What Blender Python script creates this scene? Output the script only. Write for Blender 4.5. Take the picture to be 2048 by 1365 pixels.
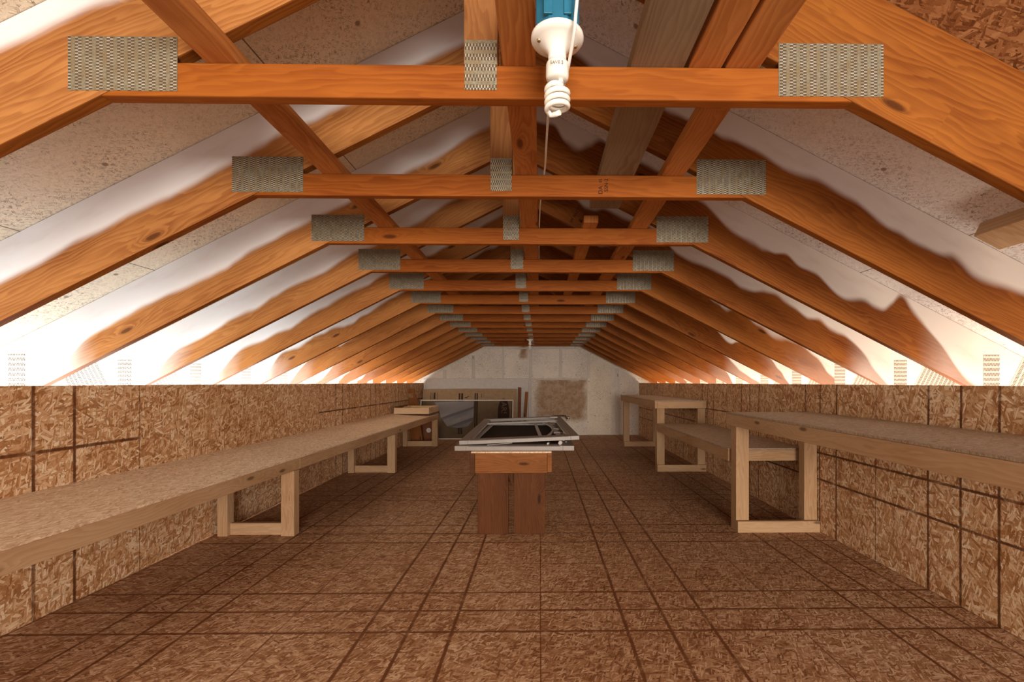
import bpy, bmesh, math, random
from mathutils import Vector, Matrix

for o in list(bpy.data.objects):
    bpy.data.objects.remove(o)
S = bpy.context.scene
COL = S.collection
PI = math.pi
random.seed(4)

# ------------------------------------------------------------------ camera
EYE = 1.154
FPX = 944.0
YAW = 0.014                      # the lens looks a touch to the right of the attic's axis
cam_d = bpy.data.cameras.new('camera')
cam = bpy.data.objects.new('camera', cam_d)
COL.objects.link(cam)
cam.location = (0, 0, EYE)
cam.rotation_euler = (PI / 2, 0, -YAW)
cam_d.sensor_fit = 'HORIZONTAL'
cam_d.sensor_width = 36.0
cam_d.lens = FPX / 2048 * 36.0
cam_d.shift_x = (1024 - 1093) / 2048
cam_d.shift_y = (765 - 682.5) / 2048
cam_d.clip_start = 0.02
S.camera = cam

# ------------------------------------------------------------------ light and exposure
S.view_settings.view_transform = 'Standard'
S.view_settings.look = 'None'
S.view_settings.gamma = 1.0
S.view_settings.use_curve_mapping = False
S.view_settings.exposure = 0.97
S.cycles.use_denoising = True
S.cycles.max_bounces = 8
S.cycles.diffuse_bounces = 4
S.cycles.adaptive_threshold = 0.02
S.cycles.sample_clamp_indirect = 6.0

W = bpy.data.worlds.new('sky')
S.world = W
W.use_nodes = True
W.node_tree.nodes['Background'].inputs[0].default_value = (0.95, 0.97, 1.0, 1)
W.node_tree.nodes['Background'].inputs[1].default_value = 0.45


def area(name, loc, rot, sx, sy, power, col):
    d = bpy.data.lights.new(name, 'AREA')
    d.shape = 'RECTANGLE'
    d.size = sx
    d.size_y = sy
    d.energy = power
    d.color = col
    o = bpy.data.objects.new(name, d)
    COL.objects.link(o)
    o.location = loc
    o.rotation_euler = rot
    return o


RX = -0.158                       # ridge line of the roof
# daylight rising through the open soffit behind each knee wall, and the gable window behind the camera
def soffit(name, side, y, ly, power, col):
    o = area(name, (RX + side * 2.80, y, 0.62), (0, 0, 0), 0.30, ly, power, col)
    o.rotation_euler = (0, PI - side * 0.45, 0)         # up and a little towards the room
    return o


soffit('soffit_daylight_left_near', -1, 2.6, 4.4, 56, (0.74, 0.88, 1.0))
soffit('soffit_daylight_left_far', -1, 7.4, 5.0, 75, (0.95, 0.97, 1.0))
soffit('soffit_daylight_right_near', 1, 2.4, 4.4, 36, (1.0, 0.84, 0.66))
soffit('soffit_daylight_right_far', 1, 7.2, 5.2, 52, (1.0, 0.82, 0.62))
area('gable_window_daylight', (0.9, -4.5, 1.2), (PI / 2 + math.radians(4), 0, math.radians(4)), 2.4, 1.5, 260, (1.0, 0.93, 0.86))

# ------------------------------------------------------------------ node helpers


class N:
    def __init__(self, name):
        m = bpy.data.materials.new(name)
        m.use_nodes = True
        self.m = m
        self.t = m.node_tree
        self.b = self.t.nodes['Principled BSDF']

    def node(self, typ, **kw):
        n = self.t.nodes.new(typ)
        for k, v in kw.items():
            setattr(n, k, v)
        return n

    def put(self, sock, v):
        if hasattr(v, 'is_linked') or isinstance(v, bpy.types.NodeSocket):
            self.t.links.new(v, sock)
        elif isinstance(v, (tuple, list)) and sock.type == 'RGBA' and len(v) == 3:
            sock.default_value = (*v, 1)
        else:
            sock.default_value = v

    def math(self, op, a, b=0.0, c=0.0, clamp=False):
        n = self.node('ShaderNodeMath', operation=op)
        n.use_clamp = clamp
        for i, v in enumerate((a, b, c)):
            self.put(n.inputs[i], v)
        return n.outputs[0]

    def vmath(self, op, a, b=(0, 0, 0)):
        n = self.node('ShaderNodeVectorMath', operation=op)
        self.put(n.inputs[0], a)
        self.put(n.inputs[1], b)
        return n.outputs[0]

    def uv(self, name='UVMap'):
        n = self.node('ShaderNodeUVMap')
        n.uv_map = name
        return n.outputs[0]

    def sep(self, v):
        n = self.node('ShaderNodeSeparateXYZ')
        self.put(n.inputs[0], v)
        return n.outputs

    def comb(self, x, y, z=0.0):
        n = self.node('ShaderNodeCombineXYZ')
        self.put(n.inputs[0], x)
        self.put(n.inputs[1], y)
        self.put(n.inputs[2], z)
        return n.outputs[0]

    def mapping(self, v, rot=0.0, scale=(1, 1, 1), loc=(0, 0, 0)):
        n = self.node('ShaderNodeMapping', vector_type='TEXTURE')   # turn first, stretch after
        self.put(n.inputs[0], v)
        n.inputs['Rotation'].default_value = (0, 0, rot)
        n.inputs['Scale'].default_value = tuple(1.0 / c for c in scale)
        n.inputs['Location'].default_value = loc
        return n.outputs[0]

    def noise(self, v, scale=1.0, detail=2.0, rough=0.5, dist=0.0):
        n = self.node('ShaderNodeTexNoise')
        n.noise_dimensions = '2D'
        self.put(n.inputs['Vector'], v)
        n.inputs['Scale'].default_value = scale
        n.inputs['Detail'].default_value = detail
        n.inputs['Roughness'].default_value = rough
        n.inputs['Distortion'].default_value = dist
        return n.outputs[0]

    def voro(self, v, scale=1.0, feature='F1', rnd=1.0):
        n = self.node('ShaderNodeTexVoronoi')
        n.voronoi_dimensions = '2D'
        n.feature = feature
        self.put(n.inputs['Vector'], v)
        n.inputs['Scale'].default_value = scale
        n.inputs['Randomness'].default_value = rnd
        return n.outputs

    def mix(self, f, a, b, typ='MIX'):
        n = self.node('ShaderNodeMix')
        n.data_type = 'RGBA'
        n.blend_type = typ
        self.put(n.inputs[0], f)
        self.put(n.inputs[6], a)
        self.put(n.inputs[7], b)
        return n.outputs[2]

    def fmix(self, f, a, b):
        n = self.node('ShaderNodeMix')
        n.data_type = 'FLOAT'
        self.put(n.inputs[0], f)
        self.put(n.inputs[2], a)
        self.put(n.inputs[3], b)
        return n.outputs[0]

    def step(self, v, lo, hi, a=0.0, b=1.0, smooth=True):
        n = self.node('ShaderNodeMapRange')
        n.interpolation_type = 'SMOOTHSTEP' if smooth else 'LINEAR'
        self.put(n.inputs[0], v)
        for i, x in enumerate((lo, hi, a, b)):
            self.put(n.inputs[i + 1], x)
        return n.outputs[0]

    def ramp(self, f, stops):
        n = self.node('ShaderNodeValToRGB')
        self.put(n.inputs[0], f)
        e = n.color_ramp.elements
        while len(e) < len(stops):
            e.new(0.5)
        for i, (p, c) in enumerate(stops):
            e[i].position = p
            e[i].color = (*c, 1)
        return n.outputs[0]

    def rand(self):
        return self.node('ShaderNodeObjectInfo').outputs['Random']

    def bump(self, h, strength=0.3, dist=0.002):
        n = self.node('ShaderNodeBump')
        n.inputs['Strength'].default_value = strength
        n.inputs['Distance'].default_value = dist
        self.put(n.inputs['Height'], h)
        self.put(self.b.inputs['Normal'], n.outputs[0])

    def out(self, col, rough=0.6, metal=0.0, spec=0.3):
        self.put(self.b.inputs['Base Color'], col)
        self.put(self.b.inputs['Roughness'], rough)
        self.put(self.b.inputs['Metallic'], metal)
        self.b.inputs['Specular IOR Level'].default_value = spec
        return self.m


def plain(name, col, rough=0.5, metal=0.0, spec=0.4, var=0.12):
    n = N(name)
    uv = n.uv()
    f = n.noise(uv, 14, 4, 0.6)
    lo = tuple(c * (1 - var) for c in col)
    hi = tuple(min(1, c * (1 + var)) for c in col)
    c = n.ramp(f, [(0.3, lo), (0.7, hi)])
    return n.out(c, rough, metal, spec)


def wood(name, light, dark, ring=1.0, knots=0.5, paint=False, rough=0.62):
    n = N(name)
    r = n.rand()
    uv0 = n.uv()
    off = n.comb(n.math('MULTIPLY', r, 37.0), n.math('MULTIPLY', r, 11.0))
    uv = n.vmath('ADD', uv0, off)
    x, y, _ = n.sep(uv)
    # knots, a few to each board
    kv = n.comb(n.math('MULTIPLY', x, 2.1), n.math('MULTIPLY', y, 7.0))
    vo = n.voro(kv, 1.0)
    kd = vo['Distance']
    krnd = n.sep(vo['Color'])[0]
    has = n.math('GREATER_THAN', krnd, 1.0 - knots)
    # grain: bent rings
    wob = n.noise(n.comb(n.math('MULTIPLY', x, 0.9), n.math('MULTIPLY', y, 5.0)), 1.0, 4, 0.55)
    swirl = n.math('MULTIPLY', n.math('POWER', 2.718, n.math('MULTIPLY', kd, -7.0)), n.math('MULTIPLY', has, 1.3))
    ph = n.math('ADD', n.math('MULTIPLY', y, 62.0 * ring), n.math('MULTIPLY', wob, 11.0))
    ph = n.math('ADD', ph, n.math('MULTIPLY', swirl, 5.0))
    saw = n.math('FRACT', ph)
    band = n.math('MULTIPLY', n.step(saw, 0.0, 0.75), n.step(saw, 1.0, 0.86))
    fine = n.noise(n.comb(n.math('MULTIPLY', x, 6.0), n.math('MULTIPLY', y, 260.0)), 1.0, 3, 0.6)
    tone = n.noise(n.comb(n.math('MULTIPLY', x, 1.3), n.math('MULTIPLY', y, 6.0)), 1.0, 3, 0.6)
    g = n.math('ADD', n.math('MULTIPLY', band, 0.30), n.math('MULTIPLY', fine, 0.42))
    g = n.math('ADD', g, n.math('MULTIPLY', n.math('SUBTRACT', tone, 0.5), 1.15))
    g = n.math('ADD', g, n.math('MULTIPLY', n.math('SUBTRACT', r, 0.5), 0.22))
    col = n.ramp(g, [(0.08, light), (0.5, tuple((a + b) / 2 for a, b in zip(light, dark))), (0.85, dark)])
    km = n.math('MULTIPLY', n.step(kd, 0.115, 0.04), has)
    col = n.mix(n.math('MULTIPLY', km, 0.85), col, tuple(c * 0.34 for c in dark))
    rg = rough
    if paint:
        pu = n.sep(n.uv('PaintUV'))
        s, w = pu[0], pu[1]
        a = n.node('ShaderNodeAttribute', attribute_type='OBJECT', attribute_name='paint').outputs['Fac']
        b = n.node('ShaderNodeAttribute', attribute_type='OBJECT', attribute_name='patch').outputs['Fac']
        pn = n.noise(n.comb(n.math('ADD', n.math('MULTIPLY', s, 2.1), n.math('MULTIPLY', r, 91.0)),
                            n.math('MULTIPLY', w, 0.55)), 1.0, 2, 0.5, 0.3)
        T = n.math('SUBTRACT', 1.0, a)
        T = n.math('SUBTRACT', T, n.math('MULTIPLY', s, 0.05))
        T = n.math('SUBTRACT', T, n.math('MULTIPLY', n.math('SUBTRACT', pn, 0.5), b))
        T = n.math('SUBTRACT', T, n.math('MULTIPLY', n.step(s, 1.42, 1.85), n.math('ADD', n.math('MULTIPLY', a, 1.3), 0.1)))
        edge = n.math('SUBTRACT', w, T)
        mask = n.step(edge, -0.04, 0.09)
        front = n.math('GREATER_THAN', w, -0.5)
        thin = n.noise(n.comb(n.math('MULTIPLY', s, 3.0), n.math('MULTIPLY', w, 3.0)), 1.0, 3, 0.6)
        mask = n.math('MULTIPLY', n.math('MULTIPLY', mask, front), n.step(thin, 0.1, 0.5, 0.80, 0.97))
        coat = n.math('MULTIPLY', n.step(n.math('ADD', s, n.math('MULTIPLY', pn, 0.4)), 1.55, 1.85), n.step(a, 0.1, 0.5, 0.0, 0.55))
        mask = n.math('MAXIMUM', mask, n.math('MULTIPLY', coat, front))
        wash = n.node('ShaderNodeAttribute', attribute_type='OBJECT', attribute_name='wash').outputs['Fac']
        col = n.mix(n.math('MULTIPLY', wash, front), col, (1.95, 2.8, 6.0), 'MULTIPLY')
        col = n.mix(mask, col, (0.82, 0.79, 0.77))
    n.bump(g, 0.15, 0.001)
    return n.out(col, rg, 0, 0.12)


def flakes(n, uv, scale, lean, along=0.0):
    """Overlapping strands pressed at many angles: value 0..1 and a dark gap value."""
    angs = [(0.0, 1), (0.75, 1), (-0.55, 1), (1.25, 1.2), (-1.05, 1.2), (0.3, 1.7), (-0.25, 1.6), (0.95, 2.1)]
    val = None
    gap = None
    jig = n.node('ShaderNodeTexNoise')
    jig.noise_dimensions = '2D'
    n.put(jig.inputs['Vector'], uv)
    jig.inputs['Scale'].default_value = 55 * scale
    jig.inputs['Detail'].default_value = 2
    j = n.vmath('MULTIPLY', n.vmath('SUBTRACT', jig.outputs['Color'], (0.5, 0.5, 0.5)), (0.006 / scale, 0.006 / scale, 0))
    uvj = n.vmath('ADD', uv, j)
    for i, (a, f) in enumerate(angs):
        v = n.mapping(uvj, along + a * lean, (8.0 * scale * f, 50.0 * scale * f, 1), (0.37 * i, 0.51 * i, 0))
        wv = n.voro(v, 1.0)
        c = n.sep(wv['Color'])
        streak = n.math('MULTIPLY', n.math('SUBTRACT', n.math('FRACT', n.math('MULTIPLY', n.sep(v)[1], 3.3)), 0.5), 0.30)
        tone = n.math('ADD', c[1], streak)
        if val is None:
            val = tone
            gap = n.step(wv['Distance'], 0.45, 0.75)
        else:
            on = n.math('MULTIPLY', n.math('GREATER_THAN', c[0], 0.58 if f < 1.5 else 0.72), n.math('LESS_THAN', wv['Distance'], 0.55))
            val = n.fmix(on, val, tone)
            rim = n.step(wv['Distance'], 0.40, 0.56)
            gap = n.fmix(on, n.math('MULTIPLY', gap, 0.95), rim)
    return val, gap


def osb(name, tones, scale=1.0, lean=1.0, along=0.0, lines=None, swap=False, wander=0.0, gaps=0.6):
    """lines: dict(ux=offset or None, uy=offset or None, period, width, dark, seam_u, seam_v)"""
    n = N(name)
    uv = n.uv()
    big = n.noise(uv, 0.9, 2, 0.5)
    val, gap = flakes(n, uv, scale, lean, along)
    x, y, _ = n.sep(uv)
    fine = n.noise(n.mapping(uv, along, (30, 260, 1)), 1.0, 2, 0.6)
    g = n.math('ADD', n.math('MULTIPLY', val, 0.78), n.math('MULTIPLY', fine, 0.30))
    g = n.math('ADD', g, n.math('MULTIPLY', n.math('SUBTRACT', big, 0.5), 0.35))
    col = n.ramp(g, tones)
    col = n.mix(n.math('MULTIPLY', gap, gaps), col, tuple(c * 0.45 for c in tones[0][1]))
    if lines:
        P = 1.2192
        ln = None
        wob = n.math('MULTIPLY', n.math('SUBTRACT', n.noise(uv, 60, 3, 0.7), 0.5), 0.006)

        def line(coord, pos, wdt):
            d = n.math('ABSOLUTE', n.math('ADD', n.math('SUBTRACT', coord, pos), wob))
            return n.step(d, wdt * 1.25, wdt * 0.55)
        for axis, off in (('x', lines.get('x')), ('y', lines.get('y'))):
            if off is None:
                continue
            src = x if axis == 'x' else y
            c = n.math('FRACT', n.math('DIVIDE', n.math('SUBTRACT', src, off), P))
            c = n.math('MULTIPLY', c, P)
            for pos in (0.4064, 0.6096, 0.8128):
                L = n.math('MULTIPLY', line(c, pos, lines['w']), 1.0)
                ln = L if ln is None else n.math('MAXIMUM', ln, L)
            L = n.math('MULTIPLY', line(c, lines.get('seam', 0.003), lines['w'] * 0.45), 0.9)
            ln = n.math('MAXIMUM', ln, L)
        for pos in lines.get('ypos', ()):
            ln = n.math('MAXIMUM', ln, line(y, pos, lines['w'])) if ln is not None else line(y, pos, lines['w'])
        worn = n.step(n.noise(uv, 5, 3, 0.6), 0.25, 0.55, 0.55, 0.95)
        ln = n.math('MULTIPLY', ln, worn)
        if lines.get('blank'):
            lo, hi = lines['blank']
            inside = n.math('MULTIPLY', n.math('GREATER_THAN', x, lo), n.math('LESS_THAN', x, hi))
            ln = n.math('MULTIPLY', ln, n.math('SUBTRACT', 1.0, inside))
            for e in (lo, hi):
                ln = n.math('MAXIMUM', ln, n.math('MULTIPLY', line(x, e, 0.0025), 0.9))
        col = n.mix(ln, col, lines.get('col', (0.10, 0.03, 0.008)))
    n.bump(val, 0.25, 0.0012)
    return n.out(col, 0.6, 0, 0.15)


def painted_osb(name, paint, y_bare=None, side=1, patch=None):
    """White-washed strand board: paint with dark strand edges showing through, sheet seams."""
    n = N(name)
    uv = n.uv()
    x, y, _ = n.sep(uv)
    t = [(0.0, (0.14, 0.05, 0.015)), (0.45, (0.34, 0.15, 0.055)), (1.0, (0.55, 0.31, 0.14))]
    val, gap = flakes(n, uv, 1.7, 1.0, 0.8)
    bare = n.ramp(val, t)
    jg = n.noise(uv, 70, 3, 0.6)
    uvj = n.vmath('ADD', uv, n.comb(n.math('MULTIPLY', jg, 0.02), n.math('MULTIPLY', jg, -0.014)))
    fl = None
    for i, (a, thr) in enumerate(((0.5, 0.62), (-0.6, 0.70), (1.5, 0.78), (0.95, 0.75))):
        v = n.mapping(uvj, a, (26 + 9 * i, 210 + 40 * i, 1), (i * 2.3, i * 1.7, 0))
        wv = n.voro(v, 1.0)
        c = n.sep(wv['Color'])
        m = n.math('MULTIPLY', n.step(c[0], thr, thr + .06), n.step(wv['Distance'], 0.42, 0.15))
        m = n.math('MULTIPLY', m, n.step(c[1], 0.0, 1.0, 0.25, 1.0))
        fl = m if fl is None else n.math('MAXIMUM', fl, m)
    dens = n.step(n.noise(uv, 2.6, 3, 0.6), 0.36, 0.62, 0.3, 0.95)
    fl = n.math('MULTIPLY', fl, dens)
    nail = n.voro(n.mapping(uv, 0, (3.2, 4.0, 1)), 1.0)
    nm = n.math('MULTIPLY', n.step(nail['Distance'], 0.05, 0.025), n.math('GREATER_THAN', n.sep(nail['Color'])[0], 0.35))
    fl = n.math('MAXIMUM', fl, n.math('MULTIPLY', nm, 0.8))
    tint = n.noise(uv, 1.2, 3, 0.6)
    pc = n.mix(n.step(tint, 0.3, 0.7), paint, tuple(c * 0.9 for c in paint))
    pc = n.mix(n.math('MULTIPLY', n.step(val, 0.0, 0.6, 0.22, 0.0), 1.0), pc, tuple(c * 0.6 for c in paint))
    pc = n.mix(n.math('MULTIPLY', gap, 0.25), pc, (0.3, 0.2, 0.13))
    col = n.mix(fl, pc, (0.20, 0.12, 0.07))
    # seams between sheets
    def seam(c, per, off):
        f = n.math('FRACT', n.math('DIVIDE', n.math('SUBTRACT', c, off), per))
        d = n.math('MULTIPLY', n.math('MINIMUM', f, n.math('SUBTRACT', 1.0, f)), per)
        return n.step(d, 0.0032, 0.0016)
    if y_bare is not None:
        sm = n.math('MAXIMUM', seam(y, 1.2192, 0.95), n.math('MULTIPLY', seam(x, 2.4384, 1.28), 1.0))
        col = n.mix(n.math('MULTIPLY', sm, 0.85), col, (0.09, 0.04, 0.02))
        if side > 0:
            msk = n.step(n.math('ADD', x, n.math('MULTIPLY', n.noise(uv, 6, 2, 0.5), 0.05)), y_bare, y_bare + 0.04)
            col = n.mix(msk, bare, col)
    if patch:
        e = n.noise(uv, 3.2, 3, 0.6)
        wx = n.math('ADD', x, n.math('MULTIPLY', n.math('SUBTRACT', e, 0.5), 0.22))
        wy = n.math('ADD', y, n.math('MULTIPLY', n.math('SUBTRACT', e, 0.5), 0.16))
        for (x0, x1, z0, z1, soft) in patch:
            mm = n.math('MULTIPLY', n.step(wx, x0, x0 + soft), n.step(wx, x1, x1 - soft))
            mm = n.math('MULTIPLY', mm, n.math('MULTIPLY', n.step(wy, z0, z0 + soft), n.step(wy, z1, z1 - soft * 0.5)))
            thin = n.step(n.noise(uv, 9, 3, 0.6), 0.3, 0.7, 0.75, 0.97)
            col = n.mix(n.math('MULTIPLY', mm, thin), col, n.mix(0.6, bare, (0.30, 0.19, 0.09)))
    n.bump(n.math('ADD', val, n.math('MULTIPLY', fl, -0.6)), 0.25, 0.001)
    return n.out(col, 0.6, 0, 0.25)


def galvanised(name, turned=False, white=False):
    n = N(name)
    uv = n.uv()
    x, y, _ = n.sep(uv)
    if turned:
        x, y = y, x
    cx = n.math('DIVIDE', x, 0.0275)
    fx = n.math('FRACT', cx)
    odd = n.math('MULTIPLY', n.math('GREATER_THAN', fx, 0.52), 0.5)
    fy = n.math('FRACT', n.math('ADD', n.math('DIVIDE', y, 0.0085), odd))
    inx = n.math('MULTIPLY', n.step(fx, 0.18, 0.24), n.step(fx, 0.86, 0.80))
    hole = n.math('MULTIPLY', inx, n.math('MULTIPLY', n.step(fy, 0.12, 0.2), n.step(fy, 0.58, 0.5)))
    lip = n.math('MULTIPLY', inx, n.math('MULTIPLY', n.step(fy, 0.55, 0.66), n.step(fy, 1.0, 0.9)))
    sp = n.noise(uv, 160, 3, 0.7)
    base = n.ramp(sp, [(0.3, (0.17, 0.145, 0.09)), (0.7, (0.31, 0.275, 0.19))])
    if white:
        base = n.ramp(sp, [(0.3, (0.58, 0.55, 0.51)), (0.7, (0.68, 0.66, 0.63))])
    else:
        base = n.mix(n.step(n.noise(uv, 22, 3, 0.6), 0.35, 0.65, 0.0, 0.5), base, (0.22, 0.14, 0.055))
    col = n.mix(n.math('MULTIPLY', hole, 1.0 if white else 0.85), base, (0.09, 0.05, 0.02))
    col = n.mix(n.math('MULTIPLY', lip, n.step(n.noise(uv, 30, 3, 0.7), 0.3, 0.7, 0.25, 0.85)), col, (0.62, 0.58, 0.49))
    n.bump(n.math('SUBTRACT', lip, hole), 0.8, 0.002)
    return n.out(col, 0.5 if white else 0.42, 0.0 if white else 0.3, 0.5)


# ------------------------------------------------------------------ materials
LT = (0.30, 0.098, 0.015)
DK = (0.145, 0.034, 0.004)
M = {}
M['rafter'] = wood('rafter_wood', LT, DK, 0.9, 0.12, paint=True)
M['truss'] = wood('truss_wood', (0.315, 0.090, 0.011), (0.185, 0.040, 0.0035), 0.8, 0.25)
M['brace'] = wood('brace_wood', (0.50, 0.20, 0.055), (0.29, 0.085, 0.018), 0.8, 0.30)
M['post'] = wood('post_wood', (0.36, 0.155, 0.05), (0.20, 0.065, 0.018), 0.8, 0.2)
M['grey_brace'] = wood('weathered_board', (0.25, 0.175, 0.105), (0.16, 0.092, 0.045), 1.1, 0.15)
M['bench'] = wood('bench_lumber', (0.50, 0.315, 0.17), (0.36, 0.19, 0.085), 0.7, 0.35)
M['table'] = wood('table_lumber', (0.26, 0.095, 0.024), (0.14, 0.040, 0.007), 0.9, 0.35)
M['planks'] = wood('weathered_planks', (0.125, 0.042, 0.011), (0.065, 0.017, 0.0035), 1.0, 0.25)
M['pale_wood'] = wood('pale_pine', (0.66, 0.48, 0.30), (0.50, 0.31, 0.16), 0.8, 0.2)
M['brown_wood'] = wood('stained_board', (0.24, 0.09, 0.035), (0.13, 0.04, 0.015), 0.9, 0.2)
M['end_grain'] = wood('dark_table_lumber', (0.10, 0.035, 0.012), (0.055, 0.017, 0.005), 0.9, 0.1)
M['dark_wood'] = wood('dark_board', (0.07, 0.035, 0.02), (0.035, 0.015, 0.008), 0.9, 0.1)
M['stud'] = wood('painted_stud', (0.66, 0.60, 0.52), (0.52, 0.45, 0.36), 0.8, 0.3)
FT = [(0.05, (0.15, 0.050, 0.015)), (0.42, (0.36, 0.168, 0.072)), (0.72, (0.51, 0.29, 0.158)), (1.0, (0.72, 0.48, 0.30))]
WT = [(0.05, (0.26, 0.09, 0.022)), (0.38, (0.52, 0.26, 0.11)), (0.66, (0.70, 0.43, 0.23)), (1.0, (0.88, 0.70, 0.48))]
BT = [(0.02, (0.42, 0.24, 0.13)), (0.35, (0.68, 0.46, 0.29)), (0.7, (0.80, 0.59, 0.40)), (1.0, (0.88, 0.72, 0.54))]
M['floor'] = osb('floor_board', FT, 1.45, 0.9, 0.35, dict(x=0.0, y=1.779, w=0.0088, col=(0.14, 0.045, 0.013)), gaps=0.4)
M['wall_l'] = osb('left_wall_board', WT, 1.05, 1.0, 0.5, dict(x=1.70, ypos=(0.4064, 0.6096, 0.8128), w=0.0095, blank=(2.92, 5.32)))
M['wall_r'] = osb('right_wall_board', WT, 1.0, 1.0, 0.9, dict(x=1.779, ypos=(0.4064, 0.6096, 0.8128), w=0.0080))
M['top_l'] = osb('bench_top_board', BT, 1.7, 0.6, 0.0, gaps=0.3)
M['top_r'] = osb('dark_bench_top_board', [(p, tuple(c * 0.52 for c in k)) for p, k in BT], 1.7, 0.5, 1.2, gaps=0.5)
M['osb_edge'] = osb('board_edge', BT, 2.2, 0.2, 0.0, gaps=0.7)
M['roof_l'] = painted_osb('left_roof_board', (0.88, 0.76, 0.57), 1.0, -1)
M['roof_r'] = painted_osb('right_roof_board', (0.88, 0.86, 0.88), 1.30, 1)
M['gable'] = painted_osb('gable_board', (0.84, 0.75, 0.63), None, 1,
                         patch=[(-0.16, 1.10, 0.24, 1.27, 0.2), (-0.50, -0.20, 1.62, 1.95, 0.12)])
M['gable_panel'] = painted_osb('gable_panel_paint', (0.86, 0.76, 0.60))
M['plate'] = galvanised('galvanised_plate')
M['plate_w'] = galvanised('painted_plate', False, True)
M['plate_wt'] = galvanised('painted_plate_turned', True, True)
M['plate_t'] = galvanised('galvanised_plate_turned', True)
M['porcelain'] = plain('porcelain', (0.83, 0.79, 0.70), 0.22, 0, 0.5, 0.03)
M['cfl'] = plain('frosted_tube', (0.86, 0.81, 0.70), 0.25, 0, 0.5, 0.03)
M['cfl_base'] = plain('lamp_plastic', (0.80, 0.74, 0.64), 0.35, 0, 0.45, 0.04)
M['blue'] = plain('blue_box_plastic', (0.012, 0.125, 0.20), 0.45, 0, 0.4, 0.12)
M['cable'] = plain('cable_sheath', (0.78, 0.74, 0.66), 0.4, 0, 0.4, 0.06)
M['screw'] = plain('screw_metal', (0.45, 0.33, 0.16), 0.35, 0.9)
M['ink'] = plain('stamp_ink', (0.035, 0.008, 0.004), 0.7, 0, 0.2)
M['print'] = plain('lamp_print', (0.30, 0.24, 0.16), 0.6, 0, 0.2)
M['white_frame'] = plain('almond_aluminium', (0.27, 0.222, 0.178), 0.4, 0.0, 0.4, 0.05)
M['gasket'] = plain('black_gasket', (0.03, 0.022, 0.018), 0.6)
M['strip'] = plain('vinyl_strip', (0.50, 0.45, 0.40), 0.4, 0, 0.4, 0.05)
M['brass'] = plain('latch_metal', (0.50, 0.40, 0.28), 0.28, 1.0)
M['bronze'] = plain('bronze_latch', (0.10, 0.06, 0.035), 0.4, 0.7)
M['cardboard'] = plain('cardboard', (0.34, 0.225, 0.125), 0.8, 0, 0.15, 0.10)
M['card_ink'] = plain('carton_ink', (0.06, 0.03, 0.018), 0.75, 0, 0.15)
M['foam'] = plain('pale_sheet', (0.60, 0.55, 0.49), 0.75, 0, 0.2, 0.06)
M['void'] = plain('soffit_void', (0.55, 0.50, 0.44), 0.9, 0, 0.1)


def glass_mat(name, col, rough, alpha):
    n = N(name)
    n.b.inputs['Alpha'].default_value = alpha
    n.m.surface_render_method = 'BLENDED'
    return n.out(col, rough, 0, 0.7)


M['glass'] = glass_mat('smoky_glass', (0.03, 0.025, 0.02), 0.06, 0.22)
M['screen'] = plain('dark_screen', (0.035, 0.026, 0.018), 0.75, 0, 0.12, 0.3)
M['plastic'] = glass_mat('crumpled_plastic', (0.62, 0.60, 0.61), 0.45, 0.72)

# ------------------------------------------------------------------ mesh helpers


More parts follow.
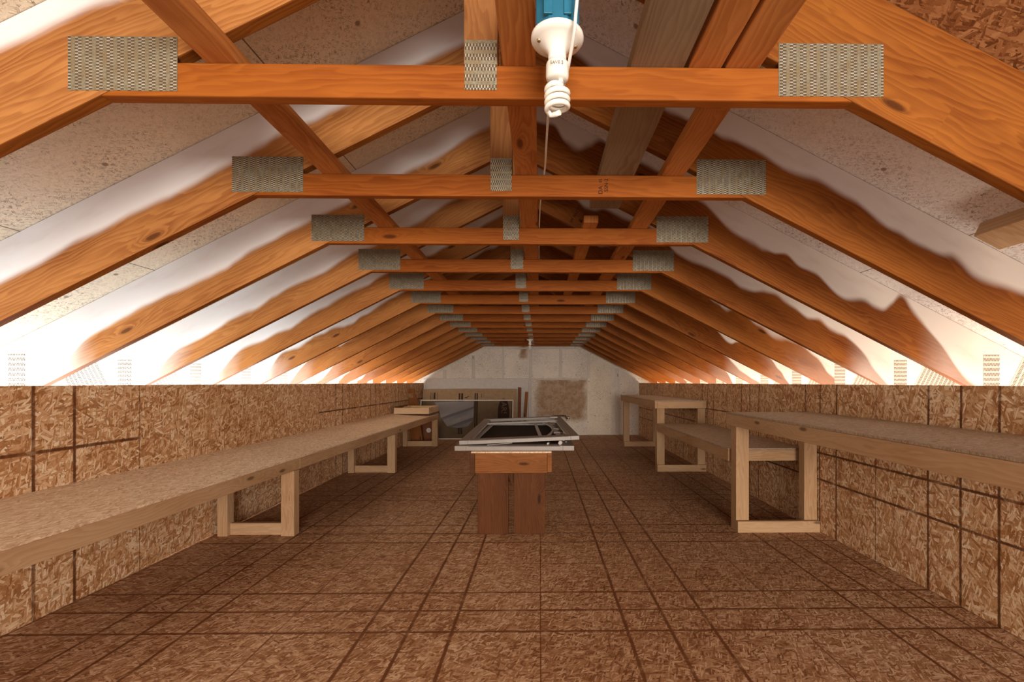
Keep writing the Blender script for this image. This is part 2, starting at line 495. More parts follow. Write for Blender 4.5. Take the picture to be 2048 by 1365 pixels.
class MB:
    """Collects polygons with metre UVs and builds one mesh object."""

    def __init__(self):
        self.v, self.f, self.uv, self.uv2, self.sm = [], [], [], [], []

    def face(self, pts, uvs, uv2=None, smooth=False):
        i = len(self.v)
        self.v += [tuple(p) for p in pts]
        self.f.append(list(range(i, i + len(pts))))
        self.uv.append(uvs)
        self.uv2.append(uv2 or [(0, -1)] * len(pts))
        self.sm.append(smooth)

    def prism(self, poly, ext, ux, uy, uv2=None, side_uv2=None):
        """poly: points of the face turned towards -ext; ext: vector of the thickness; ux, uy: unit axes for UVs."""
        ux, uy, e = Vector(ux), Vector(uy), Vector(ext)
        P = [Vector(p) for p in poly]
        Q = [p + e for p in P]
        c = lambda p: (p.dot(ux), p.dot(uy))
        nrm = (P[1] - P[0]).cross(P[2] - P[0])
        flip = nrm.dot(e) > 0
        fr = [c(p) for p in P]
        f2 = uv2
        if flip:
            self.face(P[::-1], fr[::-1], f2[::-1] if f2 else None)
            self.face(Q, [(a + .37, b + .21) for a, b in fr], f2)
        else:
            self.face(P, fr, f2)
            self.face(Q[::-1], [(a + .37, b + .21) for a, b in fr][::-1], f2[::-1] if f2 else None)
        th = e.length
        n = len(P)
        for i in range(n):
            a, b = P[i], P[(i + 1) % n]
            d = b - a
            if abs(d.normalized().dot(ux)) > 0.6:
                u0, u1 = a.dot(ux), b.dot(ux)
                w = a.dot(uy)
                q = [(u0, w), (u1, w), (u1, w + th), (u0, w + th)]
            else:
                u0, u1 = a.dot(uy), b.dot(uy)
                q = [(a.dot(ux), u0), (a.dot(ux), u1), (a.dot(ux) + .02, u1), (a.dot(ux) + .02, u0)]
            pts = [a, b, b + e, a + e]
            if flip:
                self.face(pts, q)
            else:
                self.face(pts[::-1], q[::-1])

    def box(self, x0, x1, y0, y1, z0, z1, along='auto'):
        d = {'x': abs(x1 - x0), 'y': abs(y1 - y0), 'z': abs(z1 - z0)}
        if along == 'auto':
            along = max(d, key=d.get)
        thin = min((k for k in d if k != along), key=lambda k: d[k])
        wide = [k for k in 'xyz' if k not in (along, thin)][0]
        ax = {'x': Vector((1, 0, 0)), 'y': Vector((0, 1, 0)), 'z': Vector((0, 0, 1))}
        lo = {'x': min(x0, x1), 'y': min(y0, y1), 'z': min(z0, z1)}
        o = Vector((lo['x'], lo['y'], lo['z']))
        L, Wd, T = ax[along] * d[along], ax[wide] * d[wide], ax[thin] * d[thin]
        self.prism([o, o + L, o + L + Wd, o + Wd], T, ax[along], ax[wide])
        return self

    def tube(self, pts, rad, seg=10, caps=True):
        P = [Vector(p) for p in pts]
        rings = []
        up = Vector((0.13, 0.31, 0.94)).normalized()
        dist = 0
        ds = []
        for i, p in enumerate(P):
            t = (P[min(i + 1, len(P) - 1)] - P[max(i - 1, 0)]).normalized()
            a = t.cross(up)
            if a.length < 1e-3:
                a = t.cross(Vector((1, 0, 0)))
            a.normalize()
            b = t.cross(a).normalized()
            up = a.cross(t).normalized() if abs(a.cross(t).length) > 0 else up
            r = rad[i] if isinstance(rad, (list, tuple)) else rad
            rings.append([p + a * math.cos(2 * PI * k / seg) * r + b * math.sin(2 * PI * k / seg) * r for k in range(seg)])
            if i:
                dist += (P[i] - P[i - 1]).length
            ds.append(dist)
        for i in range(len(P) - 1):
            for k in range(seg):
                k2 = (k + 1) % seg
                self.face([rings[i][k], rings[i][k2], rings[i + 1][k2], rings[i + 1][k]],
                          [(ds[i], k / seg * .1), (ds[i], (k + 1) / seg * .1), (ds[i + 1], (k + 1) / seg * .1), (ds[i + 1], k / seg * .1)], None, True)
        if caps:
            self.face(rings[0][::-1], [(0, 0)] * seg)
            self.face(rings[-1], [(0, 0)] * seg)
        return self

    def lathe(self, prof, cx, cy, cz, seg=32):
        """prof: (radius, z) from top to bottom"""
        rg = [[(cx + r * math.cos(2 * PI * k / seg), cy + r * math.sin(2 * PI * k / seg), cz + z) for k in range(seg)] for r, z in prof]
        for i in range(len(prof) - 1):
            for k in range(seg):
                k2 = (k + 1) % seg
                self.face([rg[i][k], rg[i + 1][k], rg[i + 1][k2], rg[i][k2]],
                          [(k * .01, prof[i][1]), (k * .01, prof[i + 1][1]), (k * .01 + .01, prof[i + 1][1]), (k * .01 + .01, prof[i][1])], None, True)
        return self

    def build(self, name, mat, parent=None, bevel=0.0, loc=None):
        me = bpy.data.meshes.new(name)
        me.from_pydata(self.v, [], self.f)
        a = me.uv_layers.new(name='UVMap')
        b = me.uv_layers.new(name='PaintUV')
        i = 0
        for q, q2 in zip(self.uv, self.uv2):
            for c, c2 in zip(q, q2):
                a.data[i].uv = c
                b.data[i].uv = c2
                i += 1
        me.polygons.foreach_set('use_smooth', self.sm)
        bm = bmesh.new()
        bm.from_mesh(me)
        bmesh.ops.remove_doubles(bm, verts=bm.verts, dist=1e-5)
        bm.to_mesh(me)
        bm.free()
        me.materials.append(M[mat])
        o = bpy.data.objects.new(name, me)
        COL.objects.link(o)
        if parent is not None:
            o.parent = parent
            o.location = -Vector(parent.location) if loc is None else loc
        if bevel:
            m = o.modifiers.new('bevel', 'BEVEL')
            m.width = bevel
            m.segments = 2
            m.limit_method = 'ANGLE'
        return o


def thing(name, loc, label, cat, group=None):
    o = bpy.data.objects.new(name, None)
    COL.objects.link(o)
    o.location = loc
    o.empty_display_size = 0.05
    return tag(o, label, cat, group)


def tag(o, label, cat, group=None):
    o['label'] = label
    o['category'] = cat
    if group:
        o['group'] = group
    return o


def struct(o):
    o['kind'] = 'structure'
    return o


def lettering(name, text, size, mat, mtx, parent, depth=0.0006):
    cu = bpy.data.curves.new(name, 'FONT')
    cu.body = text
    cu.size = size
    cu.extrude = depth
    cu.align_x = 'CENTER'
    cu.align_y = 'CENTER'
    t = bpy.data.objects.new(name + '_curve', cu)
    COL.objects.link(t)
    bpy.context.view_layer.update()
    me = bpy.data.meshes.new_from_object(t.evaluated_get(bpy.context.evaluated_depsgraph_get()))
    bpy.data.objects.remove(t)
    me.transform(mtx)
    me.materials.clear()
    me.materials.append(M[mat])
    me.uv_layers.new(name='UVMap') if not me.uv_layers else None
    me.name = name
    o = bpy.data.objects.new(name, me)
    COL.objects.link(o)
    root = parent
    o.parent = parent
    off = Vector(parent.location)
    while root.parent is not None:
        root = root.parent
        off = off + Vector(root.location)
    o.location = -off
    return o


def child(mb, name, mat, parent, bevel=0.0):
    """a sub-part: its parent is itself a part placed at minus its root's location"""
    return mb.build(name, mat, parent, bevel, loc=(0, 0, 0))


# ------------------------------------------------------------------ the shell
Y_FAR = 10.28
Y_NEAR = -1.6
SL = 0.51                          # roof pitch
CA = math.atan(SL)
XC, ZC = 1.004, EYE + 0.758        # the collar tie's lower corner, measured from the ridge line
VT = 0.322                         # vertical depth of a rafter
Z_WALL = 1.137


def low(xp):
    return ZC - (xp - XC) * SL


def upp(xp):
    return low(xp) + VT


def wall_x(y):
    return -2.44 - 0.0100 * (y - 2.16)


WR = 2.155
# floor
mb = MB()
mb.face([(-3.3, Y_NEAR, 0), (3.1, Y_NEAR, 0), (3.1, Y_FAR + .1, 0), (-3.3, Y_FAR + .1, 0)],
        [(-3.3, Y_NEAR), (3.1, Y_NEAR), (3.1, Y_FAR + .1), (-3.3, Y_FAR + .1)])
mb.face([(-3.3, Y_NEAR, -.02), (-3.3, Y_FAR + .1, -.02), (3.1, Y_FAR + .1, -.02), (3.1, Y_NEAR, -.02)], [(0, 0)] * 4)
struct(mb.build('floor', 'floor'))

# knee walls, each with a sliver of daylight under its foot
mb = MB()
a, b = wall_x(Y_NEAR), wall_x(Y_FAR)
z0 = 0.011
foot = ((Y_NEAR, .002), (2.92, .002), (3.0, .009), (3.58, .011), (3.66, .004), (4.2, .007), (5.3, .006), (6.0, .003), (Y_FAR, .002))
mb.prism([(wall_x(y), y, z) for y, z in foot] + [(b, Y_FAR, Z_WALL), (a, Y_NEAR, Z_WALL)], (-0.0115, 0, 0), (0, 1, 0), (0, 0, 1))
struct(mb.build('wall_left', 'wall_l'))
mb = MB()
mb.prism([(WR, Y_NEAR, 0.004), (WR, Y_FAR, 0.007), (WR + .012, Y_FAR, Z_WALL), (WR - .0, Y_NEAR, Z_WALL)], (0.0115, 0, 0), (0, 1, 0), (0, 0, 1))
struct(mb.build('wall_right', 'wall_r'))

# roof boarding, both slopes
for side, nm, mt in ((-1, 'ceiling_left', 'roof_l'), (1, 'ceiling_right', 'roof_r')):
    mb = MB()
    q = []
    for xp, y in ((0, Y_NEAR), (3.35, Y_NEAR), (3.35, Y_FAR + .1), (0, Y_FAR + .1)):
        q.append(Vector((RX + side * xp, y, upp(xp) + 0.0005)))
    sl = lambda p: abs(p.x - RX) / math.cos(CA)
    mb.face(q if side < 0 else q[::-1], [(p.y, sl(p)) for p in (q if side < 0 else q[::-1])])
    up = Vector((0, 0, 0.014))
    t = [p + up for p in q]
    mb.face(t[::-1] if side < 0 else t, [(p.y, sl(p)) for p in (t[::-1] if side < 0 else t)])
    for i in range(4):
        j = (i + 1) % 4
        mb.face([q[i], q[j], t[j], t[i]], [(0, 0)] * 4)
    struct(mb.build(nm, mt))

# outer boards that close the eaves
for side, nm in ((-1, 'trim_1'), (1, 'trim_2')):
    mb = MB()
    x = RX + side * 3.3
    mb.box(x, x + side * .02, Y_NEAR, Y_FAR + .1, 0.0, upp(3.3), 'y')
    struct(mb.build(nm, 'void'))

# far gable
mb = MB()
pts = []
for xp, s in ((3.2, -1), (3.2, 1), (0, 1)):
    pass
gy = Y_FAR
poly = [(RX - 3.2, gy, 0), (RX + 3.2, gy, 0), (RX + 3.2, gy, upp(3.2)), (RX, gy, upp(0)), (RX - 3.2, gy, upp(3.2))]
mb.prism(poly, (0, 0.014, 0), (1, 0, 0), (0, 0, 1))
struct(mb.build('wall_back', 'gable'))


def far(u, v, y):
    """a point of the far wall region from the photograph's own sight line, at depth y"""
    lat = (u - 1093) * y / FPX
    return lat + YAW * y, EYE - (v - 765) * y / FPX


k = 3
for u0, u1, top in ((887, 893, 1.70), (944, 950, 1.92), (1004, 1008, 1.92), (1059, 1064, 1.92), (1118, 1124, 1.92), (1175, 1181, 1.92), (1231, 1238, 1.60)):
    x0, x1 = far(u0, 700, gy)[0], far(u1, 700, gy)[0]
    mb = MB().box(x0, x1, gy - .022, gy, 0 if u0 in (1059, 1231) else 1.238, min(top, low(max(abs(x0 - RX), abs(x1 - RX))) - .01), 'z')
    struct(mb.build('trim_%d' % k, 'stud', None, .002))
    k += 1
mb = MB().box(wall_x(gy), 1.02, gy - .016, gy, 1.205, 1.237, 'x')
struct(mb.build('trim_%d' % k, 'stud', None, .002)); k += 1
mb = MB().box(RX - .98, RX + .98, gy - .02, gy, 1.875, 1.91, 'x')
struct(mb.build('trim_%d' % k, 'stud', None, .002)); k += 1
mb = MB().box(1.03, WR, gy - .012, gy, 0.0, .02, 'x')
struct(mb.build('trim_%d' % k, 'stud', None, .002)); k += 1
mb = MB().box(1.035, 1.56, gy - .010, gy, 0.02, 1.90, 'z')
struct(mb.build('trim_%d' % k, 'gable_panel', None, .002)); k += 1

# ------------------------------------------------------------------ roof trusses
TH = 0.038
Y1, DY, NT = 1.262, 0.663, 14
ORD = ['nearest the camera, with a bare right rafter', 'second from the camera, ink stamp on its tie', 'third from the camera',
       'fourth from the camera', 'fifth from the camera', 'sixth from the camera', 'seventh from the camera', 'eighth from the camera',
       'ninth from the camera', 'tenth from the camera', 'eleventh from the camera', 'third from the far wall',
       'second from the far wall', 'closest to the far gable wall']
ur = {-1: Vector((-math.cos(CA), 0, -math.sin(CA))), 1: Vector((math.cos(CA), 0, -math.sin(CA)))}
un = {-1: Vector((-math.sin(CA), 0, math.cos(CA))), 1: Vector((math.sin(CA), 0, math.cos(CA)))}


def rafter(side):
    mb = MB()
    xe = 3.22
    pts = [(0, low(0)), (xe, low(xe)), (xe, upp(xe)), (0, upp(0))]
    P = [Vector((side * x, 0, z)) for x, z in pts]
    sw = []
    for x, z in pts:
        s = (x - XC) / math.cos(CA)
        w = (z - low(x)) / VT
        sw.append((s, w))
    mb.prism(P, (0, TH, 0), ur[side], un[side], uv2=sw)
    return mb


def plate(x0, x1, z0, z1, side):
    mb = MB()
    a, b = sorted((side * x0, side * x1))
    mb.prism([(a, -.0015, z0), (b, -.0015, z0), (b, -.0015, z1), (a, -.0015, z1)], (0, .0025, 0), (1, 0, 0), (0, 0, 1))
    return mb


def heel_plate(side):
    mb = MB()
    p0 = Vector((side * 2.847, -.0015, upp(2.847)))
    d, n = ur[side], -un[side]
    w = 0.286
    q = [p0, p0 + d * .26, p0 + d * .26 + n * w, p0 + n * w]
    mb.prism(q, (0, .0025, 0), d, n)
    return mb


def ground(o, root):
    o.location = (0, 0, -root.location.z)
    return o


# (paint, patch) of the overspray on the left and right rafters, nearest truss first
PL = [(0.28, 0.25), (0.46, 0.30), (0.52, 0.30), (0.50, 0.35), (0.46, 0.4), (0.42, 0.6), (0.30, 0.7), (0.25, 0.7), (0.2, 0.7), (0.2, 0.7), (0.15, 0.7), (0.15, 0.6), (0.1, .5), (0.1, .5)]
PR = [(-0.9, 0.0), (0.34, 0.65), (0.30, 1.10), (0.36, 0.6), (0.26, 0.8), (0.26, 1.2), (0.30, 1.3), (0.26, 1.3), (0.22, 1.3), (0.2, 1.2), (0.2, 1.2), (0.08, 1.0), (0.05, .9), (0.05, .8)]
ZB = 1.10
proto = thing('roof_truss', (RX, Y1, ZB), 'orange lumber roof truss ' + ORD[0], 'roof truss', 'roof trusses along the attic')
parts = []
for side in (-1, 1):
    parts.append(ground(rafter(side).build('rafter', 'rafter', proto, .003, (0, 0, 0)), proto))
zb, zt = ZC, ZC + 0.089
xi = XC - 0.089 / SL
mb = MB()
mb.prism([(-XC, 0, zb), (XC, 0, zb), (xi, 0, zt), (-xi, 0, zt)], (0, TH, 0), (1, 0, 0), (0, 0, 1))
parts.append(ground(mb.build('collar_tie', 'truss', proto, .004, (0, 0, 0)), proto))
mb = MB()
mb.prism([(-.045, 0, zt), (.045, 0, zt), (.045, 0, low(.045)), (0, 0, low(0)), (-.045, 0, low(.045))], (0, TH, 0), (0, 0, 1), (1, 0, 0))
parts.append(ground(mb.build('king_post', 'post', proto, .003, (0, 0, 0)), proto))
for side in (-1, 1):
    mb = MB()
    a, b = sorted((side * 2.62, side * 2.71))
    za, zb2 = low(abs(a)), low(abs(b))
    mb.prism([(a, 0, 0.02), (b, 0, 0.02), (b, 0, zb2), (a, 0, za)], (0, TH, 0), (0, 0, 1), (1, 0, 0))
    parts.append(ground(mb.build('knee_post', 'truss', proto, 0, (0, 0, 0)), proto))
    parts.append(ground(plate(0.800, 1.085, ZC + .012, ZC + .155, side).build('gusset_plate', 'plate', proto, 0, (0, 0, 0)), proto))
    parts.append(ground(plate(2.622, 2.712, 1.00, 1.307, side).build('gusset_plate', 'plate_wt', proto, 0, (0, 0, 0)), proto))
    parts.append(ground(heel_plate(side).build('gusset_plate', 'plate_w', proto, 0, (0, 0, 0)), proto))
parts.append(ground(plate(-.043, .043, ZC + .022, ZC + .155, 1).build('gusset_plate', 'plate_t', proto, 0, (0, 0, 0)), proto))
trusses = [proto]
for i in range(1, NT):
    t = proto.copy()
    COL.objects.link(t)
    t.location.y = Y1 + DY * i
    t['label'] = 'orange lumber roof truss ' + ORD[i]
    for p in parts:
        c = p.copy()
        COL.objects.link(c)
        c.parent = t
    trusses.append(t)
for i, t in enumerate(trusses):
    r = [c for c in t.children if c.name.startswith('rafter')]
    r.sort(key=lambda o: sum(v.co.x for v in o.data.vertices))
    for o, (p, q) in zip(r, (PL[i], PR[i])):
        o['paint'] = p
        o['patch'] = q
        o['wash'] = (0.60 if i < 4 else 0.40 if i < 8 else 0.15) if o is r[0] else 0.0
        if i == 0 and o is r[1]:
            o['label'] = 'bare unpainted rafter'

# ink stamps on the second truss's tie
tie2 = [c for c in trusses[1].children if c.name.startswith('collar_tie')][0]
ys = Y1 + DY


def stamp(u, v, text, size, name='grade_stamp'):
    x = (u - 1093) * ys / FPX + YAW * ys
    z = EYE + (765 - v) * ys / FPX
    m = Matrix.Translation((x, ys - .0008, z)) @ Matrix.Rotation(PI / 2, 4, 'Y').inverted() @ Matrix.Rotation(PI / 2, 4, 'X')
    o = lettering(name, text, size, 'ink', m, tie2)
    return o


bpy.context.view_layer.update()
s1 = stamp(1201.5, 380, 'DA', 0.024)
s2 = stamp(1201.5, 361, 'ES', 0.016)
s3 = stamp(1213, 370, 'SSN\u00b72', 0.022)
# stamp on the upper rafter of the third truss
raf3 = sorted([c for c in trusses[2].children if c.name.startswith('rafter')], key=lambda o: sum(v.co.x for v in o.data.vertices))[1]
y3 = Y1 + DY * 2
x = (1151 - 1093) * y3 / FPX + YAW * y3
z = EYE + (765 - 428) * y3 / FPX
m = Matrix.Translation((x, y3 - .0008, z)) @ Matrix.Rotation(math.radians(62), 4, 'Y').inverted() @ Matrix.Rotation(PI / 2, 4, 'X')
lettering('grade_stamp', 'SPF No.2 KD', 0.020, 'ink', m, raf3)

# ------------------------------------------------------------------ boards lying along the ties
ZT = ZC + 0.089 + 0.0005


def lay(x0, x1, y0, y1, mat, label):
    t = MB().box(x0, x1, y0, y1, ZT, ZT + .038, 'y').build('brace_board', mat, None, .003)
    tag(t, label, 'board', 'boards laid along the collar ties')
    return t


lay(-.885, -.798, -.6, 5.30, 'brace', 'orange board running along the ties on the left of the king posts')
lay(-.1, -.011, -.6, 9.90, 'brace', 'orange board along the ties just right of the king posts, a blue box beside it')
lay(.243, .388, -.6, 2.30, 'grey_brace', 'wide grey weathered board lying across the two nearest ties')
lay(.40, .489, -.6, 1.325, 'brace', 'short orange board ending on the nearest tie beside the grey board')
lay(.50, .592, -.6, 5.30, 'brace', 'orange board running along the ties on the far right of the row')
lay(.235, .31, 2.50, 4.75, 'brace', 'narrow orange board starting just before the third tie')

# block fixed under the right roof slope
mb = MB()
xa, xb = RX + 0, 0
p = Vector((RX + 1.891, 0.95, upp(1.891)))
d, n_ = ur[1], -un[1]
mb.prism([p, p + d * .116, p + d * .116 + n_ * .06, p + n_ * .06], (0, .884, 0), d, n_)
t = MB()
t.v, t.f, t.uv, t.uv2, t.sm = mb.v, mb.f, mb.uv, mb.uv2, mb.sm
o = t.build('roof_block', 'pale_wood', None, .002)
tag(o, 'pale wooden block fixed under the right roof slope beside the second truss', 'wood block')

# ------------------------------------------------------------------ lamps


def lamp(loc, label, box, big=True):
    t = thing('ceiling_lamp', loc, label, 'ceiling lamp', None)
    cx, cy, cz = loc
    if box:
        mb = MB()
        r = 0.050
        seg = 8
        ang = [2 * PI * (k + .5) / seg for k in range(seg)]
        prof = [(r * .98, .083), (r, .08), (r, .004), (r * .96, .0)]
        rg = [[(cx + a * math.cos(q), cy + a * math.sin(q), cz + z) for q in ang] for a, z in prof]
        mb.face(rg[0], [(0, 0)] * seg)
        for i in range(3):
            for k2 in range(seg):
                kk = (k2 + 1) % seg
                mb.face([rg[i][k2], rg[i + 1][k2], rg[i + 1][kk], rg[i][kk]], [(k2 * .02, .1), (k2 * .02, 0), (k2 * .02 + .02, 0), (k2 * .02 + .02, .1)])
        mb.face(rg[3][::-1], [(0, 0)] * seg)
        bx = mb.build('junction_box', 'blue', t, .002)
        bx['label'] = 'blue plastic junction box'
        tb = MB()
        tb.box(cx - .030, cx - .012, cy - .052, cy - .046, cz + .01, cz + .07)
        tb.box(cx + .012, cx + .028, cy - .052, cy - .046, cz + .01, cz + .07)
        child(tb, 'box_tab', 'blue', bx, .001)
    mb = MB().lathe([(0.0, .0), (.054, 0), (.0572, -.003), (.0575, -.009), (.055, -.013), (.047, -.016), (.037, -.021), (.029, -.028), (.0225, -.035), (.0200, -.040), (.0200, -.052), (.0190, -.054), (0, -.054)], cx, cy, cz, 40)
    h = mb.build('lampholder', 'porcelain', t)
    for sx, sy in ((-.040, -.012), (.040, .006)):
        sc = MB().lathe([(0, -.0125), (.0042, -.0135), (.005, -.017), (.003, -.0195), (0, -.0198)], cx + sx, cy + sy, cz - .0015, 12)
        child(sc, 'screw', 'screw', h)
    z0 = cz - .055
    b = MB().lathe([(.0, -.0), (.0185, -.0), (.0185, -.004), (.0235, -.006), (.0248, -.010), (.0250, -.034), (.0235, -.040), (.019, -.043), (0, -.0435)], cx, cy, z0, 32)
    bulb = b.build('lamp_base', 'cfl_base', t)
    # twin-start spiral tube
    mb = MB()
    R, r = .0232, .0056
    zt_, zb_ = z0 - .058, z0 - .105
    turns = 3.4
    pts = [(cx + .006, cy - .004, z0 - .042), (cx + .008, cy - .006, z0 - .050)]
    n = 110
    a0 = -PI * .25
    for i in range(n + 1):
        f = i / n
        a = a0 - f * turns * 2 * PI
        rr = R if f > .06 else .012 + (R - .012) * f / .06
        pts.append((cx + rr * math.cos(a), cy + rr * math.sin(a), zt_ + (zb_ - zt_) * f))
    ae = a0 - turns * 2 * PI
    for q in (.75, .45, .1, -.3):
        pts.append((cx + R * q * math.cos(ae - .5), cy + R * q * math.sin(ae - .5), zb_ - .006 - .004 * (1 - abs(q))))
    mb.tube(pts, r, 10)
    mb.build('spiral_tube', 'cfl', t)
    if big:
        m = Matrix.Translation((cx - .002, cy - .0256, z0 - .019)) @ Matrix.Rotation(PI / 2, 4, 'X')
        lettering('print', 'SAVE 2', 0.0095, 'print', m, bulb)
    return t


lamp((.038, 1.03, EYE + .756), 'white porcelain lampholder with spiral bulb under a blue box, near the camera', True)
xl, zl = far(1060, 684, 8.35)
lamp((xl, 8.35, ZC - .0005), 'small white lampholder with spiral bulb hanging near the far gable', False, False)

# cable from above the lamp, past the tie and along the centre board
pts = [(.085, .86, 2.06), (.078, .92, 1.96), (.073, .955, 1.905), (.070, .975, 1.872), (.058, 1.06, 1.838), (.042, 1.13, 1.832), (.030, 1.20, 1.850), (.024, 1.30, 1.895),
       (.022, 1.5, 1.938), (.021, 1.75, 1.980), (.018, 1.92, 2.006), (.001, 2.3, 2.008), (-.006, 2.9, 2.01), (-.006, 3.6, 2.012)]


def smooth(pts, k=6):
    P = [Vector(p) for p in pts]
    out = []
    for i in range(len(P) - 1):
        a, b, c, d = P[max(i - 1, 0)], P[i], P[i + 1], P[min(i + 2, len(P) - 1)]
        for j in range(k):
            t = j / k
            out.append(0.5 * ((2 * b) + (c - a) * t + (2 * a - 5 * b + 4 * c - d) * t * t + (3 * b - a - 3 * c + d) * t ** 3))
    out.append(P[-1])
    return out


o = MB().tube(smooth(pts), .0036, 10).build('electric_cable', 'cable')
tag(o, 'white electric cable dropping past the near lampholder and running along the centre board', 'cable')
# cable down the far gable stud
xs = far(1058, 700, gy)[0]
o = MB().tube(smooth([(xl, 8.42, ZC + .10), (xs + .02, 9.6, 2.02), (xs, gy - .03, 1.86), (xs, gy - .03, 1.2), (xs + .004, gy - .03, .5), (xs, gy - .03, .02)], 5), .007, 8).build('electric_cable', 'cable')
tag(o, 'pale electric cable running down the centre stud of the far gable wall', 'cable')

# ------------------------------------------------------------------ left workbenches
LF = -1.838                        # front face


def bench_left(y0, y1, near_legs, far_legs, label, edge=None):
    t = thing('workbench', (LF - .3, (y0 + y1) / 2, 0), label, 'workbench', 'low workbenches along the left wall')
    xw = lambda y: wall_x(y) + .002
    zf, zk = .588, .626                                            # front and wall-side heights
    mb = MB()
    T = .0115
    A = [(LF + .004, y0, zf - T), (LF + .004, y1, zf - T), (xw(y1), y1, zk - T), (xw(y0), y0, zk - T)]
    mb.prism(A, (0, 0, T), (0, 1, 0), (1, 0, 0))
    mb.build('tabletop', 'top_l', t, .001)
    mb = MB().box(LF - .038, LF, y0, y1, zf - T - .086, zf - T - .001, 'y')
    mb.build('front_rail', 'bench', t, .003)
    x_ = max(xw(y0), xw(y1))
    MB().box(x_ + .001, x_ + .039, y0 + .01, y1 - .01, zk - T - .090, zk - T - .004, 'y').build('back_rail', 'bench', t, .003)
    for y, on in ((y0 + .04, near_legs), (y1 - .082, far_legs)):
        if not on:
            continue
        ye = y + .078
        top = zf - T - .002
        mb = MB().box(LF - .1, LF - .039, y, ye, 0, top, 'z')
        mb.box(LF - .040, LF - .002, y, ye, 0, top - .087, 'z')
        mb.build('leg', 'bench', t, .003)
        xr = xw(y) + .002
        MB().box(xr + .04, xr + .115, y, ye, 0, zk - T - .012, 'z').build('leg', 'bench', t, .003)
        MB().box(xr + .10, LF - .095, ye - .043, ye - .005, 0, .089, 'x').build('foot_rail', 'bench', t, .003)
        MB().box(xr + .10, LF - .095, ye - .043, ye - .005, zf - T - .094, zf - T - .006, 'x').build('cross_rail', 'bench', t, .003)
    if edge:
        MB().box(LF - .030, LF + .005, y0, y1, zf + .0005, zf + .010, 'y').build('edge_strip', 'pale_wood', t, .001)
    return t


bench_left(1.15, 3.64, False, True, 'long low left workbench nearest the camera with a strand board top')
bench_left(3.642, 6.10, False, True, 'middle low left workbench continuing the row towards the far wall')
bench_left(6.102, 8.58, False, True, 'farthest low left workbench carrying a shallow wooden tray')

# ------------------------------------------------------------------ right workbenches
RF = 1.518


def bench_right(y0, y1, zt, label, mat, frames, overhang=0.0, group=None, RF=RF):
    t = thing('workbench', (RF + .3, (y0 + y1) / 2, 0), label, 'workbench', group)
    T = .0115
    mb = MB()
    mb.prism([(RF - .04, y0, zt - T), (RF - .04, y1 + overhang, zt - T), (WR - .002, y1 + overhang, zt - T), (WR - .002, y0, zt - T)], (0, 0, T), (0, 1, 0), (1, 0, 0))
    mb.build('tabletop', mat, t, .001)
    MB().box(RF - .038, RF - .001, y0, y1, zt - T - .090, zt - T - .001, 'y').build('front_rail', 'bench', t, .003)
    MB().box(WR - .042, WR - .004, y0 + .01, y1 - .01, zt - T - .09, zt - T - .001, 'y').build('back_rail', 'bench', t, .003)
    for (ya, end) in ((y0, True), (y1 - .038, True)):
        MB().box(RF, WR - .045, ya, ya + .038, zt - T - .09, zt - T - .001, 'x').build('end_rail', 'bench', t, .003)
    for y in frames:
        top = zt - T - .002
        MB().box(RF, RF + .1, y, y + .098, 0, top - .09 if abs(y - y0) < .03 or abs(y + .1 - y1) < .03 else top - .09, 'z').build('leg', 'bench', t, .003)
        MB().box(WR - .106, WR - .006, y, y + .078, 0, top - .092, 'z').build('leg', 'bench', t, .003)
        MB().box(RF - .002, WR - .004, y - .038, y, 0, .087, 'x').build('foot_rail', 'bench', t, .003)
    return t


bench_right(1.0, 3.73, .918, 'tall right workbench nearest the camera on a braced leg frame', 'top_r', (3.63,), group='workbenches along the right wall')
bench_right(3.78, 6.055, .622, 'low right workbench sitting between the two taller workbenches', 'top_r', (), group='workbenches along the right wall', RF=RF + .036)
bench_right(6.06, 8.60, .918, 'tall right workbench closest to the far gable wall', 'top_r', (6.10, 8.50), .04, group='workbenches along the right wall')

# ------------------------------------------------------------------ the work table in the middle
tb = thing('work_table', (-.215, 4.5, 0), 'rough plank-legged work table in the middle of the floor under stacked door frames', 'table')
YT0, YT1 = 3.545, 5.55
MB().box(-.515, .088, YT0 - .006, YT1, .622, .6345, 'y').build('tabletop', 'top_l', tb, .002)
MB().box(-.487, .055, YT0, YT0 + .036, .470, .6215, 'x').build('apron', 'table', tb, .003)
MB().box(-.487, .055, YT1 - .04, YT1 - .004, .470, .6215, 'x').build('apron', 'table', tb, .003)
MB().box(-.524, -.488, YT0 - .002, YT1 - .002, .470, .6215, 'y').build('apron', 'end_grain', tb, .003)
MB().box(.056, .090, YT0 - .002, YT1 - .002, .478, .6215, 'y').build('apron', 'table', tb, .003)
for y in (YT0 + .037, YT1 - .081):
    MB().box(-.472, -.239, y, y + .039, 0, .6215, 'z').build('leg', 'planks', tb, .003)
    MB().box(-.197, .039, y, y + .039, 0, .6215, 'z').build('leg', 'planks', tb, .003)
    mb = MB()
    ya = y + .0395
    mb.prism([(-.25, ya, .47), (-.18, ya, .47), (-.205, ya, .385), (-.225, ya, .385)], (0, .02, 0), (0, 0, 1), (1, 0, 0))
    mb.build('leg_cleat', 'planks', tb)


